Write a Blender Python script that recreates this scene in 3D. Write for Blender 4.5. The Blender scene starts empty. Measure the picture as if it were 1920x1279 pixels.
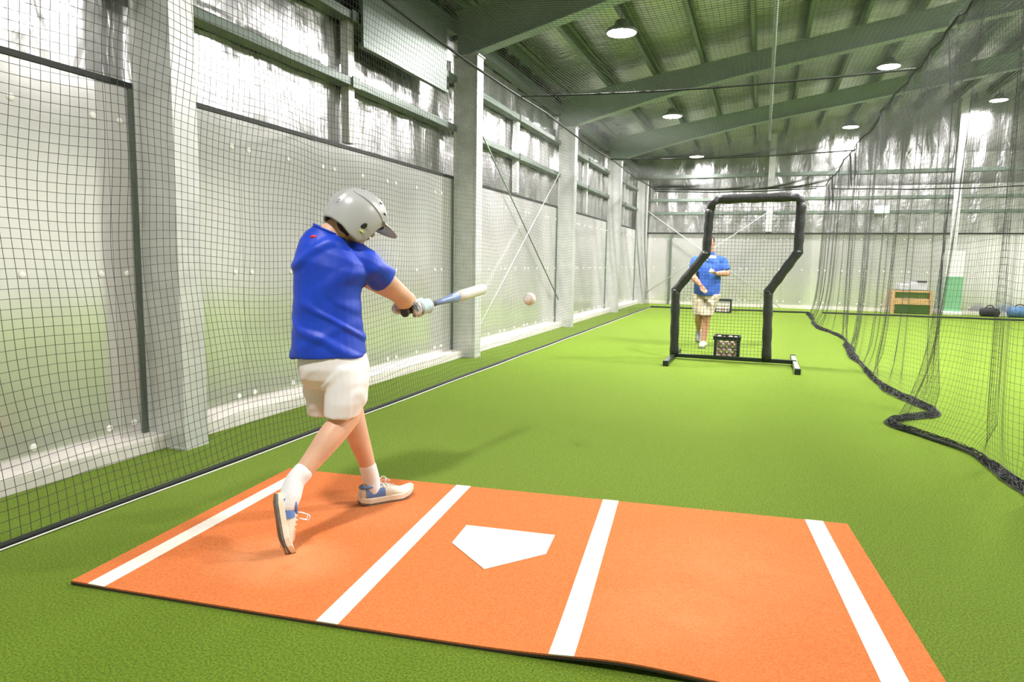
import bpy, bmesh, math, random
import numpy as np
from mathutils import Vector, Matrix, noise
random.seed(7); np.random.seed(7)
scene = bpy.context.scene
C = scene.collection

# ------------------------------------------------------------------ camera
cd = bpy.data.cameras.new('camera'); cam = bpy.data.objects.new('camera', cd); C.objects.link(cam)
FPX, PITCH, YAW, ROLL, CAMH = 1284.68, -0.1156, 0.3473, 0.0162, 1.2791
fw = Vector((-math.sin(YAW)*math.cos(PITCH), math.cos(YAW)*math.cos(PITCH), math.sin(PITCH)))
r0 = Vector((math.cos(YAW), math.sin(YAW), 0)); u0 = r0.cross(fw)
RT = r0*math.cos(ROLL) + u0*math.sin(ROLL); UP = RT.cross(fw)
M = Matrix((RT, UP, -fw)).transposed().to_4x4(); M.translation = (0, 0, CAMH)
cam.matrix_world = M
cd.sensor_width = 36; cd.lens = FPX/1920*36; cd.clip_start = 0.05; cd.clip_end = 200
scene.camera = cam
# ------------------------------------------------------------------ world, exposure
w = bpy.data.worlds.new('world'); scene.world = w; w.use_nodes = True
w.node_tree.nodes['Background'].inputs[0].default_value = (0.9, 1, 0.95, 1)
w.node_tree.nodes['Background'].inputs[1].default_value = 0.2
scene.view_settings.view_transform = 'Standard'; scene.view_settings.look = 'None'
scene.view_settings.gamma = 1; scene.view_settings.use_curve_mapping = False
scene.view_settings.exposure = 0.0
LAMP_W = 352.0          # watts of each high bay lamp
LAMPS = [(-1.55, 1.0, 4.45)] + [(-2.0, y, 4.42) for y in (9.75, 15.4, 21.2)] + [(2.05, y, 5.08) for y in (6.4, 10.4, 15.2, 21.3)] + [(5.5, y, 5.62) for y in (4.4, 10.4, 16.4, 21.5)]

# ------------------------------------------------------------------ materials
MAT = {}
def mat(name, col, rough=0.5, metal=0.0, noise_amt=0.0, scale=20.0, col2=None, bump=0.0, bscale=None, sheen=0.0, emit=0.0, spec=0.5, stretch=None, detail=4.0, distort=0.0):
    m = bpy.data.materials.new(name); m.use_nodes = True; MAT[name] = m
    nt = m.node_tree; b = nt.nodes['Principled BSDF']
    b.inputs['Base Color'].default_value = (*col, 1); b.inputs['Roughness'].default_value = rough
    b.inputs['Metallic'].default_value = metal; b.inputs['Specular IOR Level'].default_value = spec
    tc = nt.nodes.new('ShaderNodeTexCoord'); mp = nt.nodes.new('ShaderNodeMapping')
    nt.links.new(tc.outputs['Object'], mp.inputs[0])
    if stretch: mp.inputs['Scale'].default_value = stretch
    if noise_amt or col2:
        n = nt.nodes.new('ShaderNodeTexNoise'); n.inputs['Scale'].default_value = scale; n.inputs['Detail'].default_value = detail
        n.inputs['Distortion'].default_value = distort
        nt.links.new(mp.outputs[0], n.inputs['Vector'])
        rp = nt.nodes.new('ShaderNodeValToRGB')
        c2 = col2 or tuple(max(0, c*(1-noise_amt)) for c in col)
        rp.color_ramp.elements[0].position = 0.35; rp.color_ramp.elements[1].position = 0.65
        rp.color_ramp.elements[0].color = (*c2, 1); rp.color_ramp.elements[1].color = (*col, 1)
        nt.links.new(n.outputs['Fac'], rp.inputs[0]); nt.links.new(rp.outputs[0], b.inputs['Base Color'])
    if bump:
        n2 = nt.nodes.new('ShaderNodeTexNoise'); n2.inputs['Scale'].default_value = bscale or scale*3; n2.inputs['Detail'].default_value = 3
        n2.inputs['Distortion'].default_value = distort
        nt.links.new(mp.outputs[0], n2.inputs['Vector'])
        bp = nt.nodes.new('ShaderNodeBump'); bp.inputs['Strength'].default_value = bump; bp.inputs['Distance'].default_value = 0.02
        nt.links.new(n2.outputs['Fac'], bp.inputs['Height']); nt.links.new(bp.outputs[0], b.inputs['Normal'])
    if sheen:
        b.inputs['Sheen Weight'].default_value = sheen; b.inputs['Sheen Roughness'].default_value = 0.4
        b.inputs['Sheen Tint'].default_value = (*[min(1, c*1.2+0.35) for c in col[:2]], .22 if name == 'turf' else .6, 1)
    if emit:
        b.inputs['Emission Color'].default_value = (*col, 1); b.inputs['Emission Strength'].default_value = emit
    return m
mat('turf', (0.215, 0.350, 0.021), 0.9, noise_amt=.3, scale=130, col2=(0.062, 0.125, 0.004), bump=.7, bscale=420, spec=.1, sheen=.42)
mat('mat_orange', (0.74, 0.225, 0.072), 0.95, noise_amt=.2, scale=120, col2=(0.60, 0.16, 0.045), bump=.35, bscale=500, spec=.1)
mat('mat_white', (0.86, 0.80, 0.70), 0.9, noise_amt=.1, scale=60, bump=.2, bscale=400, spec=.1)
mat('mat_edge', (0.06, 0.045, 0.035), 0.8)
mat('panel', (0.88, 0.865, 0.85), 0.17, metal=.66, noise_amt=.08, scale=1.2, bump=.03, bscale=2.5)
mat('foil', (0.74, 0.735, 0.72), 0.24, metal=.95, noise_amt=.3, scale=2.5, bump=.9, bscale=5, stretch=(1, 1, .35), distort=.6)
mat('roof_foil', (0.58, 0.62, 0.52), 0.3, metal=.9, noise_amt=.2, scale=2, bump=.9, bscale=5, stretch=(.5, 1.6, 1), distort=.5)
mat('galv', (0.76, 0.77, 0.75), 0.4, metal=.35, noise_amt=.12, scale=7)
mat('girt', (0.15, 0.19, 0.155), 0.45, metal=.4, noise_amt=.15, scale=6)
mat('purlin', (0.20, 0.26, 0.19), 0.5, metal=.4)
mat('rafter', (0.34, 0.42, 0.35), 0.5, metal=.35, noise_amt=.1, scale=3)
mat('dark_rail', (0.012, 0.015, 0.012), 0.5)
mat('kerb', (0.80, 0.77, 0.69), 0.85, noise_amt=.1, scale=9)
mat('disc', (0.92, 0.92, 0.86), 0.4)
mat('net', (0.045, 0.050, 0.045), 0.8)
mat('net_hem', (0.09, 0.095, 0.09), 0.95, noise_amt=.6, scale=90, bump=.8, bscale=120)
mat('white_cord', (0.75, 0.75, 0.70), 0.7)
mat('black_pad', (0.030, 0.032, 0.032), 0.45, noise_amt=.3, scale=25, bump=.3, bscale=30)
mat('black_steel', (0.02, 0.03, 0.025), 0.4, metal=.3)
mat('grey_steel', (0.5, 0.52, 0.5), 0.35, metal=.7)
mat('shirt_blue', (0.004, 0.055, 0.60), 0.5, noise_amt=.25, scale=6, sheen=.2)
mat('polo_blue', (0.035, 0.13, 0.56), 0.75, noise_amt=.2, scale=8)
mat('shorts_white', (0.86, 0.84, 0.82), 0.8, noise_amt=.07, scale=7)
mat('skin', (0.80, 0.47, 0.31), 0.5, noise_amt=.12, scale=12)
mat('skin_coach', (0.55, 0.27, 0.17), 0.55, noise_amt=.12, scale=12)
mat('sock', (0.86, 0.86, 0.87), 0.9, bump=.1, bscale=200)
mat('shoe_cream', (0.80, 0.74, 0.60), 0.7, noise_amt=.1, scale=30)
mat('shoe_blue', (0.12, 0.24, 0.55), 0.6)
mat('sole_grey', (0.20, 0.20, 0.17), 0.7, noise_amt=.3, scale=60)
mat('midsole', (0.87, 0.80, 0.64), 0.6)
mat('helmet', (0.42, 0.43, 0.42), 0.3, noise_amt=.05, scale=5)
mat('helmet_dark', (0.02, 0.02, 0.02), 0.6)
mat('helmet_pad', (0.62, 0.70, 0.10), 0.6)
mat('hair', (0.05, 0.03, 0.018), 0.8, noise_amt=.4, scale=80)
mat('red', (0.75, 0.02, 0.06), 0.5)
mat('yellow', (0.75, 0.55, 0.05), 0.6)
mat('white', (0.88, 0.88, 0.86), 0.5)
mat('eye', (0.85, 0.85, 0.83), 0.2)
mat('iris', (0.03, 0.02, 0.015), 0.2)
mat('lip', (0.5, 0.16, 0.12), 0.5)
mat('glove_pale', (0.62, 0.80, 0.86), 0.6, noise_amt=.1, scale=40)
mat('glove_dark', (0.75, 0.75, 0.72), 0.6, scale=28, col2=(0.03, 0.03, 0.03))
mat('bat_white', (0.80, 0.78, 0.74), 0.3)
mat('bat_blue', (0.22, 0.30, 0.52), 0.3)
mat('bat_grip', (0.05, 0.05, 0.045), 0.8)
mat('ball', (0.88, 0.85, 0.78), 0.6, noise_amt=.12, scale=25)
mat('ball_scuffed', (0.78, 0.66, 0.58), 0.7, noise_amt=.5, scale=18, col2=(0.42, 0.27, 0.21))
mat('stitch', (0.6, 0.05, 0.05), 0.6)
mat('brace', (0.50, 0.53, 0.50), 0.5, metal=.3)
mat('camo', (0.56, 0.50, 0.36), 0.85, scale=16, col2=(0.30, 0.26, 0.17), detail=2)
mat('timber', (0.72, 0.45, 0.20), 0.6, noise_amt=.3, scale=5, stretch=(1, 1, 6))
mat('turf_dark', (0.07, 0.15, 0.02), 0.9, noise_amt=.4, scale=60)
mat('banner_green', (0.22, 0.50, 0.28), 0.6, noise_amt=.1, scale=3)
mat('black_cloth', (0.025, 0.027, 0.03), 0.8, noise_amt=.3, scale=20)
mat('blue_cloth', (0.10, 0.22, 0.42), 0.8, noise_amt=.3, scale=10)
mat('printer_grey', (0.62, 0.60, 0.66), 0.5)
mat('exit', (0.55, 0.95, 0.75), 0.4, emit=1.6)
mat('lens', (1, 0.99, 0.95), 0.4, emit=60)
mat('lamp_body', (0.25, 0.27, 0.26), 0.5, metal=.5)
mat('wall_white', (0.80, 0.80, 0.78), 0.7, noise_amt=.08, scale=2)
mat('rope_dark', (0.02, 0.025, 0.02), 0.8)

# wear patches on the hitting mat
def wear(name, spots, colr):
    m = MAT[name]; nt = m.node_tree; b = nt.nodes['Principled BSDF']
    src = b.inputs['Base Color'].links[0].from_socket
    tc = nt.nodes.new('ShaderNodeTexCoord')
    nz = nt.nodes.new('ShaderNodeTexNoise'); nz.inputs['Scale'].default_value = 6; nz.inputs['Detail'].default_value = 6
    nt.links.new(tc.outputs['Object'], nz.inputs['Vector'])
    for (x, y, sx, sy, amt) in spots:
        mp = nt.nodes.new('ShaderNodeMapping'); mp.vector_type = 'TEXTURE'
        mp.inputs['Location'].default_value = (x, y, 0); mp.inputs['Scale'].default_value = (sx, sy, 10)
        nt.links.new(tc.outputs['Object'], mp.inputs[0])
        g = nt.nodes.new('ShaderNodeTexGradient'); g.gradient_type = 'SPHERICAL'; nt.links.new(mp.outputs[0], g.inputs[0])
        mu = nt.nodes.new('ShaderNodeMath'); mu.operation = 'MULTIPLY'; nt.links.new(g.outputs['Fac'], mu.inputs[0]); nt.links.new(nz.outputs['Fac'], mu.inputs[1])
        m2 = nt.nodes.new('ShaderNodeMath'); m2.operation = 'MULTIPLY'; m2.use_clamp = True; nt.links.new(mu.outputs[0], m2.inputs[0]); m2.inputs[1].default_value = amt
        mx = nt.nodes.new('ShaderNodeMix'); mx.data_type = 'RGBA'
        nt.links.new(m2.outputs[0], mx.inputs['Factor']); nt.links.new(src, mx.inputs[6]); mx.inputs[7].default_value = (*colr, 1)
        src = mx.outputs[2]
    nt.links.new(src, b.inputs['Base Color'])
wear('mat_orange', [(-.86, -.36, .36, .28, 1.0), (-.75, .28, .4, .3, .4), (.95, .05, .6, .55, .35), (.75, -.4, .4, .3, .4)], (0.84, 0.42, 0.20))

# ------------------------------------------------------------------ helpers
def mk(name, me, m, parent=None):
    o = bpy.data.objects.new(name, me); C.objects.link(o)
    if m and not me.materials: me.materials.append(MAT[m])
    if parent: o.parent = parent
    return o
def obj(name, bm, m, parent=None, smooth=False, loc=None):
    me = bpy.data.meshes.new(name); bm.normal_update(); bm.to_mesh(me); bm.free()
    if smooth:
        for p in me.polygons: p.use_smooth = True
    o = mk(name, me, m, parent)
    if loc: o.location = loc
    return o
def share(name, src, parent=None, loc=(0, 0, 0), rot=None):
    o = bpy.data.objects.new(name, src.data); C.objects.link(o); o.location = loc
    if rot: o.rotation_euler = rot
    if parent: o.parent = parent
    return o
def empty(name, loc=(0, 0, 0)):
    o = bpy.data.objects.new(name, None); C.objects.link(o); o.location = loc; o.empty_display_size = .1
    return o
def tag(o, label, cat, group=None):
    o['label'] = label; o['category'] = cat
    if group: o['group'] = group
    return o
def struct(o, label=None):
    o['kind'] = 'structure'
    if label: o['label'] = label
    return o
def box(bm, x0, x1, y0, y1, z0, z1, mtx=None):
    vs = [bm.verts.new((x, y, z)) for x in (x0, x1) for y in (y0, y1) for z in (z0, z1)]
    for f in ((0, 1, 3, 2), (4, 6, 7, 5), (0, 4, 5, 1), (2, 3, 7, 6), (0, 2, 6, 4), (1, 5, 7, 3)):
        bm.faces.new([vs[i] for i in f])
    if mtx is not None:
        for v in vs: v.co = mtx @ v.co
    return vs
def bbox(x0, x1, y0, y1, z0, z1, bev=0.0):
    bm = bmesh.new(); box(bm, x0, x1, y0, y1, z0, z1)
    bmesh.ops.recalc_face_normals(bm, faces=bm.faces)
    if bev: bmesh.ops.bevel(bm, geom=bm.edges[:], offset=bev, segments=2, affect='EDGES', profile=.6)
    return bm
def prism(bm, poly, z0, z1):
    a = [bm.verts.new((x, y, z0)) for x, y in poly]; b = [bm.verts.new((x, y, z1)) for x, y in poly]
    n = len(poly); bm.faces.new(a[::-1]); bm.faces.new(b)
    for i in range(n): bm.faces.new((a[i], a[(i+1) % n], b[(i+1) % n], b[i]))
def loft(bm, rings, n=20, closed=True):
    """rings: (center, u, v, ru, rv)"""
    rows = []
    for c, u, v, ru, rv in rings:
        c, u, v = Vector(c), Vector(u), Vector(v)
        rows.append([bm.verts.new(c + u*(ru*math.cos(2*math.pi*k/n)) + v*(rv*math.sin(2*math.pi*k/n))) for k in range(n)])
    for a, b in zip(rows, rows[1:]):
        for k in range(n): bm.faces.new((a[k], a[(k+1) % n], b[(k+1) % n], b[k]))
    if closed:
        bm.faces.new(rows[0][::-1]); bm.faces.new(rows[-1])
    return rows
def smoothpath(pts, n):
    """Catmull-Rom through pts (vectors or tuples of any length)"""
    P = [np.array(p, float) for p in pts]; out = []
    P = [2*P[0]-P[1]] + P + [2*P[-1]-P[-2]]
    m = len(P)-3
    for i in range(n):
        t = i/(n-1)*m; k = min(int(t), m-1); t -= k
        a, b, c, d = P[k:k+4]
        out.append(0.5*((2*b)+(c-a)*t+(2*a-5*b+4*c-d)*t*t+(3*b-a-3*c+d)*t**3))
    return out
def tube(bm, pts, rad, n=8, closed=True, flat=None):
    pts = [Vector(p) for p in pts]; N = len(pts)
    if not hasattr(rad, '__len__'): rad = [rad]*N
    t0 = (pts[1]-pts[0]).normalized()
    ref = Vector((0, 0, 1)) if abs(t0.z) < .9 else Vector((1, 0, 0))
    u = (ref - t0*ref.dot(t0)).normalized(); rings = []
    for i, p in enumerate(pts):
        t = (pts[min(i+1, N-1)]-pts[max(i-1, 0)]).normalized()
        u = (u - t*u.dot(t)).normalized(); v = t.cross(u)
        rings.append((p, u, v, rad[i]*(flat or 1), rad[i]))
    return loft(bm, rings, n, closed)
def limb(bm, pts, rads, n=16, res=14):
    q = smoothpath([(*p, r) for p, r in zip(pts, rads)], res)
    tube(bm, [x[:3] for x in q], [x[3] for x in q], n)
    for e in (q[0], q[-1]): ball(bm, e[:3], (e[3]*.98,)*3)
def ball(bm, c, r, axes=None, seg=14, ring=9):
    ax = axes or ((1, 0, 0), (0, 1, 0), (0, 0, 1)); ax = [Vector(a) for a in ax]; c = Vector(c)
    rows = []
    for i in range(ring+1):
        th = math.pi*i/ring
        s, cz = max(math.sin(th), .02), math.cos(th)
        rows.append((c + ax[2]*(r[2]*cz), ax[0], ax[1], r[0]*s, r[1]*s))
    loft(bm, rows[::-1], seg)
def remesh(bm, voxel, smooth=4):
    me = bpy.data.meshes.new('tmp'); bmesh.ops.recalc_face_normals(bm, faces=bm.faces); bm.to_mesh(me); bm.free()
    o = bpy.data.objects.new('tmp', me); C.objects.link(o)
    md = o.modifiers.new('r', 'REMESH'); md.mode = 'VOXEL'; md.voxel_size = voxel
    if smooth:
        ms = o.modifiers.new('s', 'SMOOTH'); ms.factor = .5; ms.iterations = smooth
    dg = bpy.context.evaluated_depsgraph_get(); dg.update()
    out = bpy.data.meshes.new_from_object(o.evaluated_get(dg))
    bpy.data.objects.remove(o); bpy.data.meshes.remove(me)
    for p in out.polygons: p.use_smooth = True
    return out
def wrinkle(me, fn):
    nm = [v.normal.copy() for v in me.vertices]
    for v, n_ in zip(me.vertices, nm): v.co += n_*fn(v.co)
def lathe(bm, prof, base, axis, n=20):
    a = Vector(axis).normalized(); ref = Vector((0, 0, 1)) if abs(a.z) < .9 else Vector((1, 0, 0))
    u = (ref-a*ref.dot(a)).normalized(); v = a.cross(u); b = Vector(base)
    return loft(bm, [(b+a*t, u, v, max(r, .0004), max(r, .0004)) for t, r in prof], n)
def strands(P, r, mesh_faces):
    """P: (S,N,3) array of S polylines; adds three-sided tubes to mesh_faces=(verts list, faces list)"""
    S, N, _ = P.shape
    T = np.gradient(P, axis=1); T /= np.linalg.norm(T, axis=2, keepdims=True)+1e-9
    ref = np.zeros_like(T); ref[...] = (0.31, 0.52, 0.79)
    U = np.cross(T, ref); U /= np.linalg.norm(U, axis=2, keepdims=True)+1e-9
    V = np.cross(T, U)
    rings = np.stack([P+r*(U*math.cos(a)+V*math.sin(a)) for a in (0, 2.0944, 4.18879)], axis=2)   # S,N,3,3
    base = sum(len(v) for v in mesh_faces[0])
    mesh_faces[0].append(rings.reshape(-1, 3))
    idx = base+np.arange(S*N*3).reshape(S, N, 3)
    for k in range(3):
        k2 = (k+1) % 3
        mesh_faces[1].append(np.stack([idx[:, :-1, k], idx[:, :-1, k2], idx[:, 1:, k2], idx[:, 1:, k]], -1).reshape(-1, 4))
def net_mesh(name, fn, s0, s1, t0, t1, r, m, parent, cell=0.0445, fs=4, ft=4, sl=None, tl=None):
    """fn(s,t)->xyz vectorised; strands every cell along s and t (sl, tl: real lengths when they differ from the parameter)"""
    sl = sl or abs(s1-s0); tl = tl or abs(t1-t0)
    ns, ntt = int(sl/cell)+1, int(tl/cell)+1
    mf = ([], [])
    ss = np.linspace(s0, s1, ns); tt = np.linspace(t0, t1, max(2, ntt//ft+1))
    S, T = np.meshgrid(ss, tt, indexing='ij'); strands(fn(S, T), r, mf)
    tt = np.linspace(t0, t1, ntt); ss = np.linspace(s0, s1, max(2, ns//fs+1))
    T, S = np.meshgrid(tt, ss, indexing='ij'); strands(fn(S, T), r, mf)
    V = np.concatenate(mf[0]); F = np.concatenate(mf[1])
    me = bpy.data.meshes.new(name); me.vertices.add(len(V)); me.vertices.foreach_set('co', V.ravel())
    me.loops.add(F.size); me.loops.foreach_set('vertex_index', F.ravel().astype(np.int32))
    me.polygons.add(len(F)); me.polygons.foreach_set('loop_start', np.arange(0, F.size, 4, dtype=np.int32)); me.polygons.foreach_set('loop_total', np.full(len(F), 4, dtype=np.int32))
    me.update(); o = mk(name, me, m, parent); o['kind'] = 'stuff'
    return o

# ================================================================== the building
X0, X1, Y0, Y1 = -3.95, 9.5, -5.0, 22.5
def roofz(x): return 5.05 + 0.165*x
floor = struct(obj('floor', bbox(X0, X1, Y0, Y1, -.1, 0), 'turf'), 'bright green artificial turf floor')
# ceiling: sagging foil between the purlins
PUR = [-3.75 + .85*i for i in range(16)]
bm = bmesh.new(); nx, ny = 16*8, 70
g = []
for i in range(nx+1):
    x = X0+(X1-X0)*i/nx; row = []
    for j in range(ny+1):
        y = Y0+(Y1-Y0)*j/ny
        ph = ((x-PUR[0]) / .85) % 1.0
        sag = -.05*math.sin(math.pi*ph) + .022*noise.noise((x*2.1, y*1.7, 0))
        row.append(bm.verts.new((x, y, roofz(x)+.22+sag)))
    g.append(row)
for i in range(nx):
    for j in range(ny): bm.faces.new((g[i][j], g[i][j+1], g[i+1][j+1], g[i+1][j]))
ceiling = struct(obj('ceiling', bm, 'roof_foil', smooth=True), 'sloping roof lined with crinkled silver foil')
p0 = None
for x in PUR:
    if p0 is None:
        bm = bmesh.new(); box(bm, -.035, .035, Y0, Y1, .14, .20); box(bm, -.035, -.029, Y0, Y1, .0, .2); box(bm, -.035, .035, Y0, Y1, 0, .008)
        p0 = obj('purlin', bm, 'purlin', ceiling, loc=(x, 0, roofz(x))); 
    else: share('purlin', p0, ceiling, (x, 0, roofz(x)))
# portal frames: I-section columns and rafters
COLY = [-1.3, 3.52, 8.38, 13.22, 17.8, 22.1]
def ibeam_col(y, ztop, name, label):
    bm = bmesh.new()
    box(bm, -3.537, -3.52, y-.1, y+.1, 0.012, ztop); box(bm, -3.845, -3.83, y-.1, y+.1, 0.012, ztop)
    box(bm, -3.83, -3.537, y-.088, y-.068, 0.012, ztop)
    o = struct(obj(name, bm, 'galv'), label)
    obj('base_plate', bbox(-3.848, -3.518, y-.102, y+.102, 0, .012), 'galv', o)
    obj('cap_plate', bbox(-3.848, -3.50, y-.11, y+.11, ztop, ztop+.014), 'galv', o)
    return o
ordn = ['nearest', 'second', 'third', 'fourth', 'farthest']
for i, y in enumerate(COLY[1:]):
    ibeam_col(y, 3.86, 'steel_column', f'{ordn[i]} galvanised steel column along the left wall')
ibeam_col(COLY[0], 3.86, 'steel_column', 'galvanised steel column behind the camera on the left wall')
for i, y in enumerate(COLY[:5]):
    bm = bmesh.new(); xs = [-3.84, -3.5, -2.0, -0.6, 9.4]; dp = [.58, .56, .42, .36, .36]
    for (xa, da), (xb, db) in zip(zip(xs, dp), zip(xs[1:], dp[1:])):
        za, zb = roofz(xa), roofz(xb)
        def hexa(y0, y1, a0, a1, b0, b1):
            vs = [bm.verts.new(p) for p in ((xa, y0, a0), (xa, y1, a0), (xa, y1, a1), (xa, y0, a1), (xb, y0, b0), (xb, y1, b0), (xb, y1, b1), (xb, y0, b1))]
            for f in ((0, 1, 2, 3), (7, 6, 5, 4), (0, 4, 5, 1), (1, 5, 6, 2), (2, 6, 7, 3), (3, 7, 4, 0)): bm.faces.new([vs[k] for k in f])
        hexa(y-.1, y+.1, za-.016, za-.002, zb-.016, zb-.002)
        hexa(y-.1, y+.1, za-da, za-da+.016, zb-db, zb-db+.016)
        hexa(y-.008, y+.008, za-da+.016, za-.016, zb-db+.016, zb-.016)
    struct(obj('roof_rafter', bm, 'rafter'), ['rafter over the batter', 'rafter meeting the nearest left column', 'rafter meeting the second left column', 'rafter meeting the third left column', 'rafter meeting the fourth left column'][i])
bm = bmesh.new(); tube(bm, [(-.02, Y0+.3, 4.49), (-.02, 19.2, 4.49)], .03, 10)
struct(obj('roof_tie', bm, 'rafter', smooth=True), 'pale pipe running along the middle under the rafters')

# left wall: structure sheet + foil above + panels below
def foil_sheet(name, axis, pos, a0, a1, z0, ztop, parent, m='foil', seed=0):
    bm = bmesh.new(); na = int((a1-a0)/.11); nz = 14; g = []
    for i in range(na+1):
        a = a0+(a1-a0)*i/na; row = []
        for j in range(nz+1):
            x = pos if axis == 'x' else a
            zt = ztop(x) if callable(ztop) else ztop
            z = z0+(zt-z0)*j/nz
            d = .016*noise.noise((a*3.1+seed, z*1.4, 3)) + .012*math.sin(a*math.pi*2/.6+2*noise.noise((a*.6, z, 9)))
            row.append(bm.verts.new((pos+d, a, z) if axis == 'x' else (a, pos-d, z)))
        g.append(row)
    for i in range(na):
        for j in range(nz): bm.faces.new((g[i][j], g[i+1][j], g[i+1][j+1], g[i][j+1]))
    return obj(name, bm, m, parent, smooth=True)
wl = struct(obj('wall_left', bbox(-4.1, -4.0, Y0, Y1, 0, 4.6), 'girt'), 'left wall of glossy panels below and silver foil above')
foil_sheet('foil_lining', 'x', -3.955, Y0, Y1, 2.3, 4.62, wl)
struct(obj('baseboard_left', bbox(-3.87, -3.69, Y0, Y1, 0, .095, .006), 'kerb'), 'pale concrete kerb along the foot of the left wall')
PITCHY = 1.155; seam0 = 3.23-PITCHY*7
pan0 = obj('panel', bbox(-.022, 0, .002, PITCHY-.002, 0, 2.235), 'panel', wl, loc=(-3.85, seam0, .095))
bm = bmesh.new(); lathe(bm, [(0, .0), (0, .021), (.004, .021), (.007, .016), (.008, 0)], (0, 0, 0), (1, 0, 0), 14)
disc0 = None
k = 0
while seam0+k*PITCHY < Y1-.3:
    y = seam0+k*PITCHY
    p = pan0 if k == 0 else share('panel', pan0, wl, (-3.85, y, .095))
    for dy in (.092, PITCHY/2, PITCHY-.092):
        for z in (.183, 1.16, 2.115):
            if any(abs(y+dy-cy) < .125 for cy in COLY): continue
            if disc0 is None: disc0 = obj('fixing_disc', bm, 'disc', p, smooth=True, loc=(0, dy, z-.095))
            else: share('fixing_disc', disc0, p, (0, dy, z-.095))
    k += 1
bays = list(zip(COLY, COLY[1:]))
for b0, b1 in bays:
    L0, L1 = b0+.1, b1-.1
    obj('top_rail', bbox(-3.875, -3.838, L0, L1, 2.332, 2.366), 'dark_rail', wl)
    obj('corner_shade_strip', bbox(-3.86, -3.835, b1-.135, b1-.10, .095, 2.33), 'girt', wl)  # dark strip standing in for shade in the corner where panel meets column
    for z in (2.97, 3.58):
        obj('girt', bbox(-3.94, -3.80, L0, L1, z-.04, z+.04, .006), 'girt', wl)
    ym = (b0+b1)/2-.02
    obj('strut', bbox(-3.93, -3.845, ym-.05, ym+.05, 2.40, 2.93), 'galv', wl)
    obj('strut', bbox(-3.93, -3.845, ym-.05, ym+.05, 3.01, 3.54), 'galv', wl)
    for z in (2.97, 3.58): obj('bracket', bbox(-3.80, -3.785, ym-.06, ym+.06, z-.05, z+.05), 'girt', wl)
    obj('eave_girt', bbox(-3.94, -3.80, L0, L1, 4.12, 4.28), 'girt', wl)
pb = empty('cover_board', (-3.745, 6.9, 3.34))
obj('sheet', bbox(-.012, .012, -.93, .93, 0, .74), 'girt', pb); obj('bottom_lip', bbox(-.03, .03, -.95, .95, -.035, 0), 'girt', pb)
tag(pb, 'flat grey-green cover board high on the left wall before the second column', 'wall board')
# diagonal bracing rods in the second bay
def rod(name, a, b, r, m, label):
    bm = bmesh.new(); tube(bm, [a, b], r, 8); o = obj(name, bm, m, None, True); tag(o, label, 'brace rod')
    d = (Vector(b)-Vector(a)).normalized(); bm = bmesh.new(); c = Vector(a)+d*.18; tube(bm, [c-d*.06, c-d*.03, c+d*.03, c+d*.06], [r*1.2, r*2.4, r*2.4, r*1.2], 8); obj('turnbuckle', bm, m, o, True)
    return o
rod('brace_rod', (-3.765, 8.60, 3.30), (-3.765, 13.05, .55), .011, 'purlin', 'dark diagonal brace rod descending behind the second column')
rod('brace_rod', (-3.735, 8.60, .12), (-3.735, 13.05, 3.12), .007, 'white', 'pale diagonal brace rod crossing the dark one by the left wall')
# far wall
wf = struct(obj('wall_far', bbox(X0, X1, Y1, Y1+.1, 0, 6.6), 'girt'), 'far end wall with glossy panels and foil above')
foil_sheet('foil_lining', 'y', Y1-.04, X0, X1, 2.2, lambda x: roofz(x)+.22, wf, seed=5)
fp0 = None
for i in range(12):
    x = -3.85+1.1*i
    if fp0 is None: fp0 = obj('panel', bbox(.002, 1.098, 0, .02, 0, 2.235), 'panel', wf, loc=(x, Y1-.07, 0))
    else: share('panel', fp0, wf, (x, Y1-.07, 0))
for i in range(12):
    for dx in (.09, .55, 1.01):
        for z in (.2, 1.16, 2.08):
            o = share('fixing_disc', disc0, wf, (-3.85+1.1*i+dx, Y1-.071, z), (0, 0, -math.pi/2))
for z, h in ((2.25, .02), (2.87, .04), (3.28, .04), (4.0, .05)): obj('girt', bbox(-3.7, X1, Y1-.14, Y1-.05, z-h, z+h), 'girt' if h > .02 else 'dark_rail', wf)
for x in (-2.79, .1, 4.95): 
    z1 = 2.2 if x < -1 else (roofz(x)+.1)
    obj('mullion', bbox(x-(.03 if x < -1 else .09), x+(.03 if x < -1 else .09), Y1-.2, Y1-.07, 2.3 if x == .1 else 0, z1), 'girt' if x < -1 else 'galv', wf)
rod('brace_rod', (-3.84, Y1-.26, 3.16), (.55, Y1-.26, .03), .012, 'brace', 'pale brace rod falling to the right on the far wall')
rod('brace_rod', (-3.84, Y1-.36, .10), (.1, Y1-.36, 2.9), .012, 'brace', 'pale brace rod rising to the right on the far wall')
struct(obj('baseboard_far', bbox(-3.69, X1, Y1-.12, Y1-.07, 0, .09), 'kerb'))
wr = struct(obj('wall_right', bbox(X1, X1+.1, Y0, Y1, 0, 6.8), 'wall_white'), 'right wall outside the picture')
wb = struct(obj('wall_near', bbox(X0, X1, Y0-.1, Y0, 0, 6.8), 'wall_white'), 'wall behind the camera')

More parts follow.
